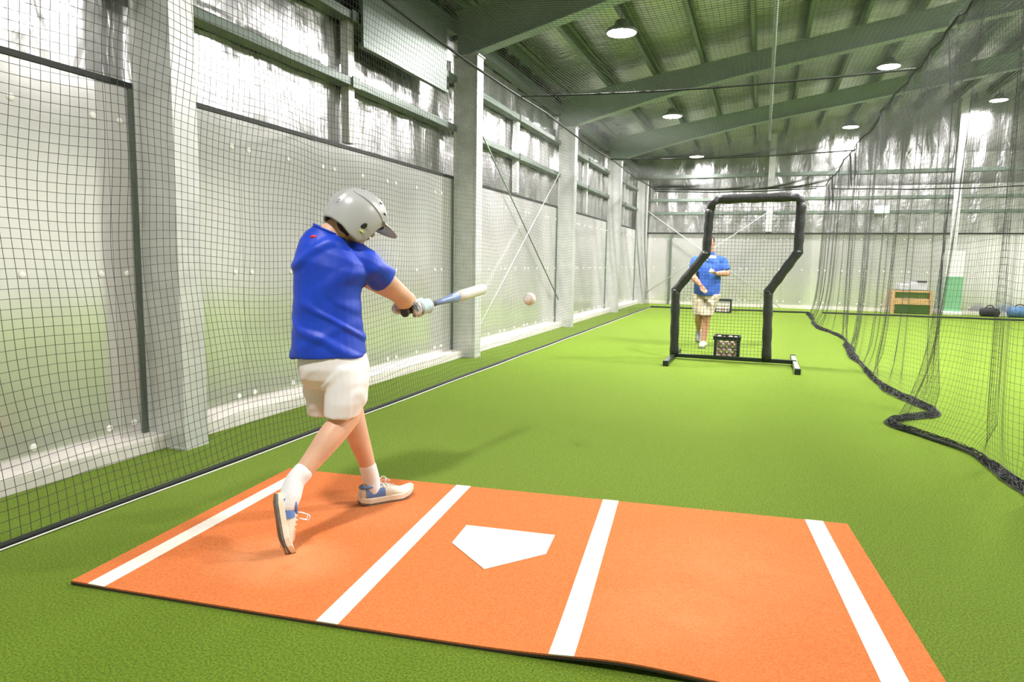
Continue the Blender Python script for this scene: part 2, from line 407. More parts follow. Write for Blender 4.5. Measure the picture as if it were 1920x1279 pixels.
# ================================================================== lamps
lamp_n = 0
desc = {(-2.0, 9.75): 'largest and nearest round high bay lamp above the left of the lane', (-2.0, 15.4): 'second round high bay lamp above the left of the lane', (-2.0, 21.2): 'farthest small high bay lamp above the left of the lane',
        (2.05, 15.2): 'high bay lamp beside the top edge of the right net, nearer one', (2.05, 21.3): 'high bay lamp beside the top edge of the right net, farther one', (5.5, 21.5): 'high bay lamp at the far right seen through the net', (5.5, 16.4): 'high bay lamp high on the right above the next lane',
        (-1.55, 1.0): 'high bay lamp over the camera behind the batter', (2.05, 6.4): 'high bay lamp overhead between the mat and the pitching screen', (2.05, 10.4): 'high bay lamp overhead beside the pitching screen', (5.5, 4.4): 'high bay lamp over the near end of the next lane', (5.5, 10.4): 'high bay lamp over the middle of the next lane'}
first = None
for (x, y, z) in LAMPS:
    t = empty('high_bay_lamp', (x, y, z))
    if first is None:
        bm = bmesh.new(); lathe(bm, [(.0, .10), (.0, .215), (.02, .22), (.05, .20), (.075, .12), (.16, .09), (.17, .05)], (0, 0, 0), (0, 0, 1), 24); h = obj('housing', bm, 'lamp_body', t, True)
        bm = bmesh.new(); lathe(bm, [(-.022, .0), (-.018, .10), (-.008, .18), (.0, .20)], (0, 0, 0), (0, 0, 1), 24); l = obj('lens', bm, 'lens', t, True)
        bm = bmesh.new(); tube(bm, [(0, 0, .17), (0, 0, .25), (.0, 0, .42)], .008, 6); q = obj('hanger', bm, 'lamp_body', t)
        first = (h, l, q)
    else:
        for s in first: share(s.name.split('.')[0], s, t)
    ld = bpy.data.lights.new('lamp_light', 'AREA'); ld.shape = 'DISK'; ld.size = .38; ld.energy = LAMP_W*(.40 if y < 2 else .7 if y > 21 else 1.15 if y < 11 else 1); ld.color = (1, .95, .96); ld.spread = math.radians(170)
    lo = bpy.data.objects.new('lamp_light', ld); C.objects.link(lo); lo.parent = t; lo.location = (0, 0, -.03)
    tag(t, desc[(x, y)], 'lamp', 'high bay lamps under the roof')

# ================================================================== nets
NR = 0.0013
ZT = 3.41
# left side net
ln = empty('side_net', (-3.05, 9, 0)); tag(ln, 'black square-mesh net hanging along the left wall', 'net')
def leftX(Y, z):
    return -3.05 - .10*np.sin(np.clip(z/ZT, 0, 1)*math.pi)**.8*(1+.25*np.sin(Y*1.3)) + .010*np.sin(Y*4.1+z*2.3)*np.clip(z, 0, 1) + .006*np.sin(Y*9+z*5)*np.clip(z, 0, 1)
def f_left(s, t):
    z = t + .02*np.sin(s*2.1+t)+.012*np.sin(s*5.7+2*t)*np.clip((ZT-t), 0, 1)
    z = np.where(t < .02, t+.012, z)
    Yy = s + .035*np.sin(t*2.2+s*.7) + .010*np.sin(t*7+s*3)
    z2 = np.where(t > ZT-.01, ZT-.05*np.abs(np.sin(s*math.pi/4.85))**1.0, z)
    P = np.stack([leftX(s, t), Yy, z2], -1); P[..., 0] += 3.05; P[..., 1] -= 9
    return P
net_mesh('net_mesh', f_left, -.5, 20.2, .0, ZT, .0015, 'net', ln, fs=3, ft=2)
bm = bmesh.new(); tube(bm, [(0, -9.5+.7*i, .014) for i in range(31)], .014, 8); obj('bottom_rope', bm, 'rope_dark', ln, True)
bm = bmesh.new(); tube(bm, [(.026, -9.5+.35*i, .005+.002*math.sin(i)) for i in range(60)], .0042, 6); obj('white_cord', bm, 'white_cord', ln, True)
bm = bmesh.new(); tube(bm, [(0, -9.5+.25*i, ZT-.04*abs(math.sin((-.5+.25*i)*math.pi/4.85))) for i in range(83)], .014, 7); obj('top_rope', bm, 'rope_dark', ln, True)
# right side net, gathered in folds
rn = empty('side_net', (1.35, 9, 0)); tag(rn, 'black net hanging in folds along the right of the lane', 'net')
BOT = [(1.24, 20.2), (1.20, 18.6), (1.14, 16.0), (1.33, 14.3), (1.41, 13.2), (1.30, 11.2), (1.27, 9.7), (1.29, 8.1), (1.44, 7.25), (1.50, 6.95), (1.42, 6.70), (1.16, 6.42), (1.05, 6.24), (1.18, 5.90), (1.38, 5.53), (1.46, 5.22), (1.50, 4.66), (1.56, 4.1), (1.62, 3.2), (1.66, 2.2)]
NB = 400
bp = np.array(smoothpath([(x, y, 0) for x, y in BOT], NB))[:, :2]
seg = np.concatenate([[0], np.cumsum(np.linalg.norm(np.diff(bp, axis=0), axis=1))]); BL = seg[-1]
LR = 26.0
def f_right(s, t):
    a = s/LR*BL
    bx = np.interp(a, seg, bp[:, 0]); by = np.interp(a, seg, bp[:, 1])
    ty = 20.2-18.0*s/LR; tx = 1.42+.02*np.sin(ty*2.3)
    k = np.clip(1-t/ZT, 0, 1); kk = .25*k+.75*np.exp(-t/.35)*1.0
    kk = np.where(t < .001, 1.0, kk)
    x = tx*(1-kk)+bx*kk; y = ty*(1-kk)+by*kk
    amp = (.3+.7*k)*np.clip(t/.25, .12, 1)*np.interp(ty, [4, 9, 20], [1., .7, .32])
    fy = .10*np.sin(s*2.05+.6)+.085*np.sin(s*4.7+1.1)+.045*np.sin(s*10.3)
    fx = .060*np.cos(s*2.05+.6)+.050*np.cos(s*4.7+1.1)+.030*np.cos(s*10.3)
    # two tight gathers
    for sc, wd, am in ((19.35, .35, .26), (22.6, .25, .16), (9.0, .3, .16), (2.0, .35, .2)):
        d = (s-sc)/wd; fy = fy-am*d*np.exp(-d*d)*1.6; fx = fx+am*.5*np.exp(-d*d)
    x = x+fx*amp; y = y-fy*amp*1.25
    z = t+.01*np.sin(s*3)
    z = np.where(t > ZT-.01, ZT-.05*np.abs(np.sin(ty*math.pi/4.85)), z); z = np.maximum(z, .012)
    return np.stack([x-1.35, y-9, z], -1)
net_mesh('net_mesh', f_right, 0, LR, 0, ZT, .0009, 'net', rn, fs=1, ft=2)
# hem lying on the turf
s_ = np.linspace(0, LR, 260); hb = f_right(s_, np.zeros_like(s_)); bm = bmesh.new()
tube(bm, [(p[0], p[1], .018) for p in hb], [.013+.004*math.sin(i*.31) for i in range(260)], 8); obj('bottom_rope', bm, 'net_hem', rn, True)
hs_ = np.linspace(0, LR, 900); hp = f_right(hs_, np.zeros_like(hs_)); hp[:, 2] = 0
tg = np.gradient(hp, axis=0); tg /= np.linalg.norm(tg, axis=1, keepdims=True)+1e-9; sdv = np.stack([-tg[:, 1], tg[:, 0], 0*tg[:, 0]], -1)
wid = .034+.020*np.sin(hs_*1.1+.5)+.012*np.sin(hs_*2.9); rr = np.random.RandomState(4); ST_ = []
for k in range(46):
    o1 = rr.uniform(-1, 1); ph, f1, f2 = rr.uniform(0, 6.28), rr.uniform(3, 9), rr.uniform(12, 26)
    off = np.clip(o1+.5*np.sin(hs_*f1+ph)+.3*np.sin(hs_*f2+ph*2), -1.3, 1.3)
    zz = .008+np.clip(.05-.036*np.abs(off), .004, .05)*(.5+.5*np.sin(hs_*f1*1.3+ph*3))
    pp = hp+sdv*(off*wid)[:, None]; pp[:, 2] = zz; ST_.append(pp)
mf = ([], []); strands(np.array(ST_), .0022, mf)
me = bpy.data.meshes.new('bottom_hem'); me.from_pydata(np.concatenate(mf[0]).tolist(), [], np.concatenate(mf[1]).tolist()); me.update()
o = mk('bottom_hem', me, 'net_hem', rn); o['kind'] = 'stuff'
hb = f_right(s_, np.full_like(s_, ZT)); bm = bmesh.new(); tube(bm, hb, .012, 6); obj('top_rope', bm, 'rope_dark', rn, True)
def f_flap(s, t):
    return np.stack([.10+.06*np.sin(s*1.7)+.10*t+.02*np.sin(s*6), s-9, ZT-.01-t*(1+.08*np.sin(s*2.2))], -1)
net_mesh('overhang', f_flap, 2.2, 20.2, 0, .56, NR, 'net', rn, cell=.036, fs=2, ft=2)
# roof nets
CAB = [2.9, 8.6, 14.15, 20.2]
def sag_z(s, y0, y1, x, xa, xb, d):
    return ZT-.02
def f_roof(s, t):      # s: Y, t: X
    u = np.zeros_like(s)
    for a, b in zip(CAB, CAB[1:]):
        m_ = (s >= a) & (s <= b); u = np.where(m_, np.sin(np.pi*(s-a)/(b-a)), u)
    v = np.sin(np.pi*(t+3.05)/4.47)
    z = ZT-.02-.20*u*v-.05*v+.010*np.sin(t*5+s*3)
    return np.stack([t+.8, s-9, z-ZT], -1)
tn = empty('roof_net', (-.8, 9, ZT)); tag(tn, 'black roof net sagging between cables over the lane', 'net')
net_mesh('net_mesh', f_roof, 2.9, 20.2, -3.05, 1.42, .0015, 'net', tn, fs=5, ft=4)
for yc in CAB[1:]:
    bm = bmesh.new(); pts = []
    for i in range(25):
        x = -3.05+4.47*i/24; pts.append((x+.8, yc-9, -.02-.055*math.sin(math.pi*i/24)))
    tube(bm, pts, .011, 6); obj('cross_cable', bm, 'rope_dark', tn, True)
def f_roof2(s, t):
    z = .0-.10*np.abs(np.sin(s*math.pi/5.7+1.2))*np.sin(np.pi*(t-1.5)/4.6)
    return np.stack([t-3.8, s-11, z-.01], -1)
tn2 = empty('roof_net', (3.8, 11, ZT)); tag(tn2, 'black roof net over the next lane on the right', 'net')
net_mesh('net_mesh', f_roof2, 4.0, 20.2, 1.6, 6.6, NR, 'net', tn2, fs=5, ft=5)
# end nets
def end_net(name_label, xa, xb, y, loc):
    e = empty('end_net', loc); tag(e, name_label, 'net')
    def f(s, t):
        return np.stack([s-loc[0]+.03*np.sin(t*1.3+s)+.05*np.sin(s*3.3)*np.clip(1-t/ZT, 0, 1), .0*s+y-loc[1]+.08*np.sin(s*2.6)+.05*np.sin(s*6.1+t*.4), t+.012+0*s], -1)
    net_mesh('net_mesh', f, xa, xb, 0, ZT-.06, NR, 'net', e, fs=2, ft=4)
    for nm, z, r in (('bottom_rope', .022, .022), ('top_rope', ZT-.05, .016)):
        bm = bmesh.new(); n = 30; tube(bm, [(xa+(xb-xa)*i/n-loc[0], y-loc[1]+.05*math.sin(i*.7), z-(.06*math.sin(math.pi*i/n) if z > 1 else 0)) for i in range(n+1)], r, 6); obj(nm, bm, 'rope_dark', e, True)
    return e
end_net('black net closing the far end of the lane behind the coach', -3.05, 1.24, 20.35, (-.9, 20.35, 0))
end_net('black net closing the far end of the next lane on the right', 1.6, 6.6, 20.5, (4.1, 20.5, 0))

# ================================================================== hitting mat
mo = empty('hitting_mat', (-1.0342, 2.7195, 0)); mo.rotation_euler = (0, 0, .1031)
tag(mo, 'orange turf hitting mat with white batter lines and home plate', 'mat')
MX0, MX1, MY0, MY1, MT = -1.515, 1.585, -.764, .771, .014
def lift(x, y):   # slight curl of the front edge
    return .020*math.exp(-((x-.62)/.26)**2)*max(0, (-y-.45)/.31)**2 + .004*math.exp(-((x+1.5)/.1)**2)
def mat_sheet(name, x0, x1, y0, y1, z0, z1, m, poly=None):
    bm = bmesh.new()
    if poly:
        prism(bm, poly, z0, z1)
    else:
        nx = max(2, int((x1-x0)/.05)); nyy = 16; top, bot = [], []
        for i in range(nx+1):
            x = x0+(x1-x0)*i/nx; a, b = [], []
            for j in range(nyy+1):
                y = y0+(y1-y0)*j/nyy; wob = .003*math.sin(x*3.3) if j in (0,) else 0
                a.append(bm.verts.new((x, y+wob, z1+lift(x, y)))); b.append(bm.verts.new((x, y+wob, z0+lift(x, y))))
            top.append(a); bot.append(b)
        for i in range(nx):
            for j in range(nyy):
                bm.faces.new((top[i][j], top[i+1][j], top[i+1][j+1], top[i][j+1])); bm.faces.new((bot[i][j], bot[i][j+1], bot[i+1][j+1], bot[i+1][j]))
        for i in range(nx):
            for j, fl in ((0, 0), (nyy, 1)):
                q = (bot[i][j], bot[i+1][j], top[i+1][j], top[i][j]); bm.faces.new(q if not fl else q[::-1])
        for j in range(nyy):
            for i in (0, nx):
                q = (bot[i][j], top[i][j], top[i][j+1], bot[i][j+1]); bm.faces.new(q if i == 0 else q[::-1])
    return obj(name, bm, m, mo)
mat_sheet('backing', MX0, MX1, MY0, MY1, .0, .008, 'mat_edge'); mat_sheet('turf_sheet', MX0, MX1, MY0+.001, MY1-.001, .008, MT, 'mat_orange')
for a, b in ((-1.4355, -1.358), (-.454, -.3695), (.3756, .4588), (1.3878, 1.4729)):
    mat_sheet('white_line', a, b, MY0, MY1, MT-.002, MT+.0015, 'mat_white')
S = .4318
mat_sheet('home_plate', 0, 0, 0, 0, MT-.002, MT+.003, 'mat_white', [(-S/2, S/2), (-S/2, 0), (0, -S/2), (S/2, 0), (S/2, S/2)])

# ================================================================== people
def V(*a): return Vector(a)
RTv, UPv, FWv = RT, UP, fw
def head_shapes(bm, c, F, U, k=1.0):
    S_ = F.cross(U)
    prof = [(-.118, .030, .030, .050), (-.105, .048, .042, .040), (-.075, .072, .058, .022), (-.03, .090, .068, .008), (.02, .099, .074, -.002), (.065, .092, .070, -.008), (.098, .062, .048, -.010), (.116, .02, .016, -.010)]
    loft(bm, [(c+U*(z*k)+F*(o*k), F, S_, a*k, b*k) for z, a, b, o in prof], 20)
    limb(bm, [c+F*.088*k+U*.012*k, c+F*.104*k-U*.018*k, c+F*.112*k-U*.034*k], [.010*k, .013*k, .014*k], 10, 6)
    ball(bm, c+F*.085*k+U*.022*k, (.02*k, .05*k, .012*k), (F, S_, U))
    for s in (-1, 1): ball(bm, c+S_*(s*.076*k)-F*.012*k-U*.008*k, (.020*k, .010*k, .033*k), (F, S_, U))
    ball(bm, c+F*.083*k-U*.066*k, (.018*k, .028*k, .012*k), (F, S_, U))
def face_parts(c, F, U, par, k=1.0, inv=None):
    S_ = F.cross(U)
    for s in (-1, 1):
        bm = bmesh.new(); ball(bm, c+F*.083*k+S_*(s*.031*k)+U*.002*k, (.011*k,)*3); e = obj('eye', bm, 'eye', par, True)
        bm = bmesh.new(); ball(bm, c+F*.0925*k+S_*(s*.031*k)+U*.002*k, (.004*k,)*3); obj('iris', bm, 'iris', e, True)
    bm = bmesh.new(); ball(bm, c+F*.099*k-U*.065*k, (.006*k, .022*k, .005*k), (F, S_, U)); obj('mouth', bm, 'lip', par, True)
def grip_hand(bm, axis_pt, a, wrist, flip=1, r=.022):
    """hand closed round a bar: palm, four fingers and thumb"""
    a = a.normalized(); w_ = wrist-axis_pt; w_ = (w_-a*w_.dot(a)).normalized(); b = a.cross(w_)*flip
    ball(bm, axis_pt+w_*(r+.012)+b*.004, (.044, .034, .018), (a, b, w_))
    limb(bm, [axis_pt+w_*(r+.014), (axis_pt+w_*(r+.014))*.5+wrist*.5, wrist], [.028, .029, .028], 12, 8)
    for i, off in enumerate((-.034, -.012, .011, .033)):
        R = r+.010; ln_ = (200, 235, 245, 215)[i]
        pts = []
        for j in range(9):
            th = math.radians(25+ln_*j/8); pts.append(axis_pt+a*off+w_*(R*math.cos(th))+b*(R*math.sin(th)))
        tube(bm, smoothpath(pts, 16), [.0105]*12+[.010, .0095, .009, .006], 10)
    pts = [axis_pt+a*(.030+.018*j/4)+w_*((r+.012)*math.cos(math.radians(-30-120*j/4)))+b*((r+.012)*math.sin(math.radians(-30-120*j/4))) for j in range(5)]
    tube(bm, smoothpath(pts, 10), [.013]*6+[.012, .011, .010, .007], 10)
def open_hand(bm, wrist, d, nrm, side, L=.18, curl=.5, r=.0085):
    d = d.normalized(); nrm = (nrm-d*nrm.dot(d)).normalized(); s = d.cross(nrm)*side
    ball(bm, wrist+d*.045, (.048, .040, .017), (d, s, nrm)); limb(bm, [wrist-d*.02, wrist+d*.02], [.026, .027], 12, 5)
    for i, (o, l) in enumerate(((-.030, .075), (-.010, .085), (.010, .080), (.030, .062))):
        p = wrist+d*.080+s*o; pts = [p-d*.02]
        ang = 0
        for j in range(3):
            ang += curl*(.5+.25*j); p = p+(d*math.cos(ang)+nrm*math.sin(ang))*(l/3); pts.append(p)
        limb(bm, pts, [r*1.15, r*1.1, r, r*.85], 8, 8)
    p = wrist+d*.025-s*.034; limb(bm, [wrist+d*.02-s*.015, p+d*.015+nrm*.008, p+d*.045-s*.012+nrm*.02, p+d*.065-s*.010+nrm*.03], [.014, .0125, .011, .009], 8, 8)

# ------------------------------------------------------------------ batter
bat_knob, bat_tip = V(-1.752, 3.186, 1.004), V(-1.628, 3.972, 1.108)
bax = (bat_tip-bat_knob).normalized()
root = empty('person', (-1.88, 2.75, MT)); inv = -Vector((-1.88, 2.75, MT))
tag(root, 'batter in grey helmet, blue T-shirt and white shorts swinging a bat', 'person')
def rl(bm):
    bmesh.ops.translate(bm, verts=bm.verts, vec=inv); return bm
def part(name, bm, m, voxel, sm=4, par=None, wr=None):
    me = remesh(rl(bm), voxel, sm)
    if wr: wrinkle(me, wr)
    return mk(name, me, m, par or root)
SHd = (RTv*.985+FWv*.10).normalized()     # shoulder line, left to right
BKd = SHd.cross(V(0, 0, 1)).normalized()         # towards his back
NB0 = V(-1.966, 2.806, 1.412)
def F(a, b, c=0.0):      # figure frame: right, up, ahead of the base of the neck
    k = (3.27+c)/3.27
    return NB0+RTv*(a*k)+UPv*(b*k)+FWv*c
pelvis, neck = F(.030, -.575), F(.005, -.004)
shL, shR = F(-.060, -.095, .04), F(.186, -.158, .05)
hipR, hipL = F(.088, -.575, .03), F(-.010, -.590, .03)
kneeR, ankR = V(-1.797, 2.72, .545), V(-1.892, 2.438, .297)
kneeL, ankL = V(-1.925, 2.945, .515), V(-1.862, 3.02, .13)
toeR, heelR = V(-1.877, 2.322, .018), V(-1.934, 2.343, .262)
heelL, toeL = V(-1.895, 2.955, MT), V(-1.705, 3.215, MT)
elR, elL = F(.300, -.283, .27), F(.285, -.268, .44)
gL, gR = bat_knob+bax*.075, bat_knob+bax*.165
wrR = gR+V(-.070, -.075, .014); wrL = gL+V(-.085, -.035, .004)
HF = (RTv*.78-UPv*.42+FWv*.47).normalized(); HU = (UPv-HF*UPv.dot(HF)).normalized()
headc = F(.130, .062, .04)
bm = bmesh.new()
tors = [(F(.030, -.60), .115, .09), (F(.010, -.43), .125, .09), (F(.005, -.30), .13, .095), (F(.020, -.17), .14, .095), (F(.028, -.085), .12, .075), (neck, .060, .056)]
loft(bm, [(c, (SHd-V(0, 0, 1)*(.3 if i in (3, 4) else 0)).normalized(), BKd, a, b) for i, (c, a, b) in enumerate(tors)], 20)
limb(bm, [neck-V(0, 0, .03), neck.lerp(headc, .5), headc-HU*.03-HF*.02], [.062, .056, .058])
head_shapes(bm, headc, HF, HU, .93)
limb(bm, [shR, shR.lerp(elR, .5), elR], [.055, .053, .050]); limb(bm, [elR, elR.lerp(wrR, .35), wrR], [.050, .049, .030])
limb(bm, [shL, shL.lerp(elL, .5), elL], [.055, .050, .043]); limb(bm, [elL, elL.lerp(wrL, .35), wrL], [.044, .044, .028])
limb(bm, [hipR, hipR.lerp(kneeR, .5), kneeR], [.072, .074, .058]); limb(bm, [kneeR, kneeR.lerp(ankR, .3)-V(0, .012, 0), kneeR.lerp(ankR, .7), ankR], [.058, .061, .046, .038], res=18)
limb(bm, [hipL, hipL.lerp(kneeL, .5), kneeL], [.072, .074, .056]); limb(bm, [kneeL, kneeL.lerp(ankL, .3)-V(0, .015, 0), kneeL.lerp(ankL, .7), ankL], [.056, .058, .044, .037], res=18)
upR = (RTv*.86+FWv*.50+UPv*.16); dR = (toeR-heelR).normalized(); upR = (upR-dR*upR.dot(dR)).normalized()
dL = (toeL-heelL).normalized(); upL = V(0, 0, 1)
limb(bm, [ankR, heelR+upR*.055+dR*.05, heelR+upR*.035+dR*.20], [.036, .036, .028]); limb(bm, [ankL, heelL+upL*.055+dL*.06, heelL+upL*.035+dL*.22], [.036, .036, .028])
body = part('body', bm, 'skin', .0065, 5)
face_parts(headc+inv, HF, HU, root, .93)
# shirt
bm = bmesh.new()
sh_r = [(F(.015, -.598), .174, .140, -.02), (F(.013, -.565), .174, .140, -.02), (F(.006, -.50), .169, .134, 0), (F(.005, -.428), .162, .126, 0), (F(.003, -.326), .156, .122, 0), (F(.008, -.25), .160, .124, .08), (F(.025, -.173), .174, .126, .24), (F(.038, -.110), .172, .114, .40), (F(.026, -.058), .134, .098, .43), (F(.010, -.018), .086, .078, .45), (F(.004, .0), .068, .066, .45)]
loft(bm, [(c, (SHd-V(0, 0, 1)*t).normalized(), BKd, a, b) for c, a, b, t in sh_r], 28)
slR = shR.lerp(elR, .40)
limb(bm, [shR+V(-.06, -.02, .02), shR+V(-.005, .0, .0), shR.lerp(elR, .12)], [.088, .080, .070]); tube(bm, [shR.lerp(elR, .05), slR-V(0, 0, .004)], [.074, .070], 20)
slL = shL.lerp(elL, .5); limb(bm, [shL+V(.05, .02, .0), shL+V(.01, 0, 0), shL.lerp(elL, .4)], [.078, .070, .068]); tube(bm, [shL.lerp(elL, .3), slL], [.07, .07], 20)
def shirt_wr(p):
    q = p-inv
    n1 = noise.noise((q.x*6, q.y*6, q.z*5)); n2 = noise.noise((q.x*3+5, q.y*3, q.z*3)); low = max(0, min(1, (1.12-q.z)/.25))
    side = (q-NB0).dot(RTv)
    w1 = math.sin((q.z*1.0+side*.75)*38+3.5*n1+3*n2); w2 = math.sin((q.z-side*.55)*30+4*n2)
    up_ = max(0, min(1, (q.z-1.12)/.12))
    return (.019*max(0, w1)**2*(.12+.88*low)*(.35+.65*max(0, n2+.5)) + .012*max(0, w2)**2*(.25+.6*up_) + .006*n1)
shirt = part('t_shirt', bm, 'shirt_blue', .006, 3, wr=shirt_wr)
ST = (SHd-V(0, 0, 1)*.45).normalized()
bm = bmesh.new(); tube(bm, [F(.004, .0)+inv+(ST*math.cos(a)*.068+BKd*math.sin(a)*.066) for a in [2*math.pi*i/24 for i in range(25)]], .006, 8); obj('collar', bm, 'shirt_blue', shirt, True)
# small red emblem below the collar
ec = F(-.036, -.045, -.088)+inv; bm = bmesh.new(); ball(bm, ec+SHd*.0, (.017, .006, .008), (SHd, BKd, V(0, 0, 1))); ball(bm, ec+SHd*.014-V(0, 0, .006), (.012, .006, .006), (SHd, BKd, V(0, 0, 1))); obj('emblem', bm, 'red', shirt, True)
# shorts
bm = bmesh.new()
loft(bm, [(c, SHd, BKd, a, b) for c, a, b in [(F(.02, -.52), .140, .112), (F(.028, -.58), .160, .128), (F(.035, -.65), .170, .134), (F(.036, -.70), .160, .125), (F(.036, -.74), .13, .10)]], 24)
def oval(pts): loft(bm, [(c, SHd, BKd, a, b) for c, a, b in pts], 20)
oval([(F(.095, -.64, -.01), .105, .120), (F(.108, -.72, -.03), .103, .118), (F(.104, -.82, -.05), .096, .112), (F(.090, -.893, -.06), .080, .10)])
oval([(F(-.035, -.64, .03), .085, .11), (F(-.045, -.72, .05), .076, .105), (F(-.046, -.80, .07), .068, .10), (F(-.046, -.862, .08), .064, .095)])
def shorts_wr(p):
    q = p-inv; n1 = noise.noise((q.x*8, q.y*8, q.z*5))
    side = (q-NB0).dot(RTv); n2 = noise.noise((q.x*4, q.y*4, q.z*3))
    fade = max(0, min(1, (.785-q.z)/.08))
    return (.009*max(0, math.sin((q.z*.8-side*.9)*42+4*n1))**2*(.3+.7*max(0, n2+.5))+.006*n1)*fade
part('shorts', bm, 'shorts_white', .007, 3, wr=shorts_wr)
# socks
for nm, ank, kn, foot in (('sock', ankR, kneeR, heelR+upR*.05+dR*.06), ('sock', ankL, kneeL, heelL+upL*.05+dL*.07)):
    bm = bmesh.new(); top = ank.lerp(kn, .14) if ank is ankR else ank.lerp(kn, .20)
    limb(bm, [top, ank, ank.lerp(foot, .6), foot], [.045, .044, .047, .042], res=14); part(nm, bm, 'sock', .005, 2)
# shoes
def shoe(heel, d, up, L, shp):
    d = d.normalized(); up = (up-d*up.dot(d)).normalized(); s = up.cross(d)
    Mx = Matrix((d, s, up)).transposed().to_4x4(); Mx.translation = heel+inv
    e = empty('shoe'); e.parent = root; e.matrix_local = Mx
    k = L/.28
    def W(x): return float(np.interp(x, [0, .03, .08, .14, .20, .25, .28], [.022, .034, .036, .038, .046, .040, .012]))
    def H(x): return float(np.interp(x, [0, .02, .06, .10, .14, .19, .24, .28], [.075, .090, .082, .088, .082, .062, .048, .028]))
    xs = [.001, .008, .02, .04, .06, .085, .11, .14, .17, .20, .23, .255, .27, .279]
    def ring(x, z0, grow=0.0, n=24, a0=0, a1=2*math.pi):
        out = []
        for i in range(n):
            a = a0+(a1-a0)*i/(n if a1-a0 > 6 else n-1); w_, h = W(x)+grow, (H(x)-z0)/2+grow
            c_, s_ = math.cos(a), math.sin(a); e_ = .75
            out.append((x*k, k*w_*math.copysign(abs(c_)**e_, c_)*(1.0 if s_ < 0 else 1-.25*s_), k*(z0+(H(x)-z0)/2+h*math.copysign(abs(s_)**e_, s_))))
        return out
    bm = bmesh.new(); rows = [[bm.verts.new(p) for p in ring(x, .018)] for x in xs]
    for a, b in zip(rows, rows[1:]):
        for i in range(24): bm.faces.new((a[i], b[i], b[(i+1) % 24], a[(i+1) % 24]))
    bm.faces.new(rows[0]); bm.faces.new(rows[-1][::-1])
    obj('upper', bm, 'shoe_cream', e, True)
    def sole(name, za, zb, m, gr):
        bm = bmesh.new(); n = 15; tp, bt = [], []
        out = []
        for i in range(n): x = .28*i/(n-1); out.append((x, W(x)+gr))
        for i in range(n-1, -1, -1): x = .28*i/(n-1); out.append((x, -(W(x)+gr)))
        def rise(x): return .028*max(0, (x-.19)/.09)**2+.008*max(0, (.04-x)/.04)
        a = [bm.verts.new((x*k, y*k, (za+rise(x))*k)) for x, y in out]; b = [bm.verts.new((x*k, y*k, (zb+rise(x))*k)) for x, y in out]
        bm.faces.new(b); bm.faces.new(a[::-1]); N = len(out)
        for i in range(N): bm.faces.new((a[i], a[(i+1) % N], b[(i+1) % N], b[i]))
        bmesh.ops.recalc_face_normals(bm, faces=bm.faces)
        return obj(name, bm, m, e)
    sole('outsole', 0, .010, 'sole_grey', .005); sole('midsole', .010, .032, 'midsole', .006)
    for sd, rng in ((0, (-.35, .72)), (1, (math.pi-.72, math.pi+.35))):
        bm = bmesh.new(); xx = [.025, .045, .065, .085, .105, .12]; rows = []
        for j, x in enumerate(xx):
            rows.append([bm.verts.new(p) for p in ring(x, .018, .0025, 6, rng[0]+.1, rng[1])])
        for a, b in zip(rows, rows[1:]):
            for i in range(5): bm.faces.new((a[i], b[i], b[i+1], a[i+1]))
        obj('side_panel', bm, 'shoe_blue', e, True)
    bm = bmesh.new(); tube(bm, [(.055*k+.050*k*math.cos(a), .028*k*math.sin(a), .086*k) for a in [2*math.pi*i/16 for i in range(17)]], .008, 8); obj('ankle_collar', bm, 'shoe_blue', e, True)
    for x in (.115, .135, .155, .175):
        bm = bmesh.new(); tube(bm, [(x*k, -.024*k, H(x)*k-.010), (x*k+.004, -.01*k, H(x)*k+.003), (x*k+.002, .01*k, H(x)*k+.003), (x*k, .024*k, H(x)*k-.010)], .003, 6); obj('lace', bm, 'white', e, True)
    for t in range(2):
        bm = bmesh.new(); s2 = (-1, 1)[t]; q = [(.105*k, 0, H(.1)*k), (.11*k, s2*.012, H(.1)*k+.020), (.13*k, s2*.022, H(.1)*k+.030+shp), (.15*k, s2*.020, H(.1)*k+.016+shp*1.3), (.135*k, s2*.006, H(.1)*k+.010)]
        tube(bm, smoothpath(q, 14), .0022, 5); obj('lace', bm, 'white', e, True)
    return e
shoe(heelR, toeR-heelR, upR, .262, .02); shoe(heelL, toeL-heelL, upL, .30, .0)
# gloves (the hands)
bm = bmesh.new(); grip_hand(bm, gR, bax, wrR, 1); part('batting_glove', bm, 'glove_pale', .0032, 2)
bm = bmesh.new(); grip_hand(bm, gL, bax, wrL, 1); part('batting_glove', bm, 'glove_dark', .0032, 2)
# helmet
HS = HF.cross(HU)
HC = headc+HU*.012+HF*.0
hm = empty('helmet'); hm.parent = root; Mx = Matrix((HF, -HS, HU)).transposed().to_4x4(); Mx.translation = HC+inv; hm.matrix_local = Mx
HA, HB, HH = .147, .119, .134
def hrad(az, ph):   # az 0 = front; ph 0 = top
    if ph <= math.pi/2:
        return Vector((HA*math.cos(az)*math.sin(ph), HB*math.sin(az)*math.sin(ph), HH*math.cos(ph)))
    t = ph-math.pi/2; k_ = 1-.16*t*t
    return Vector((HA*math.cos(az)*k_, HB*math.sin(az)*k_, -.135*t))
def rim(az):
    return float(np.interp(abs(az), [0, .65, .90, 1.08, 1.35, 1.7, 2.1, 2.6, 3.15], [1.52, 1.54, 1.85, 2.42, 2.58, 2.52, 2.32, 2.20, 2.15]))
bm = bmesh.new(); n, mm = 96, 30; rows = []
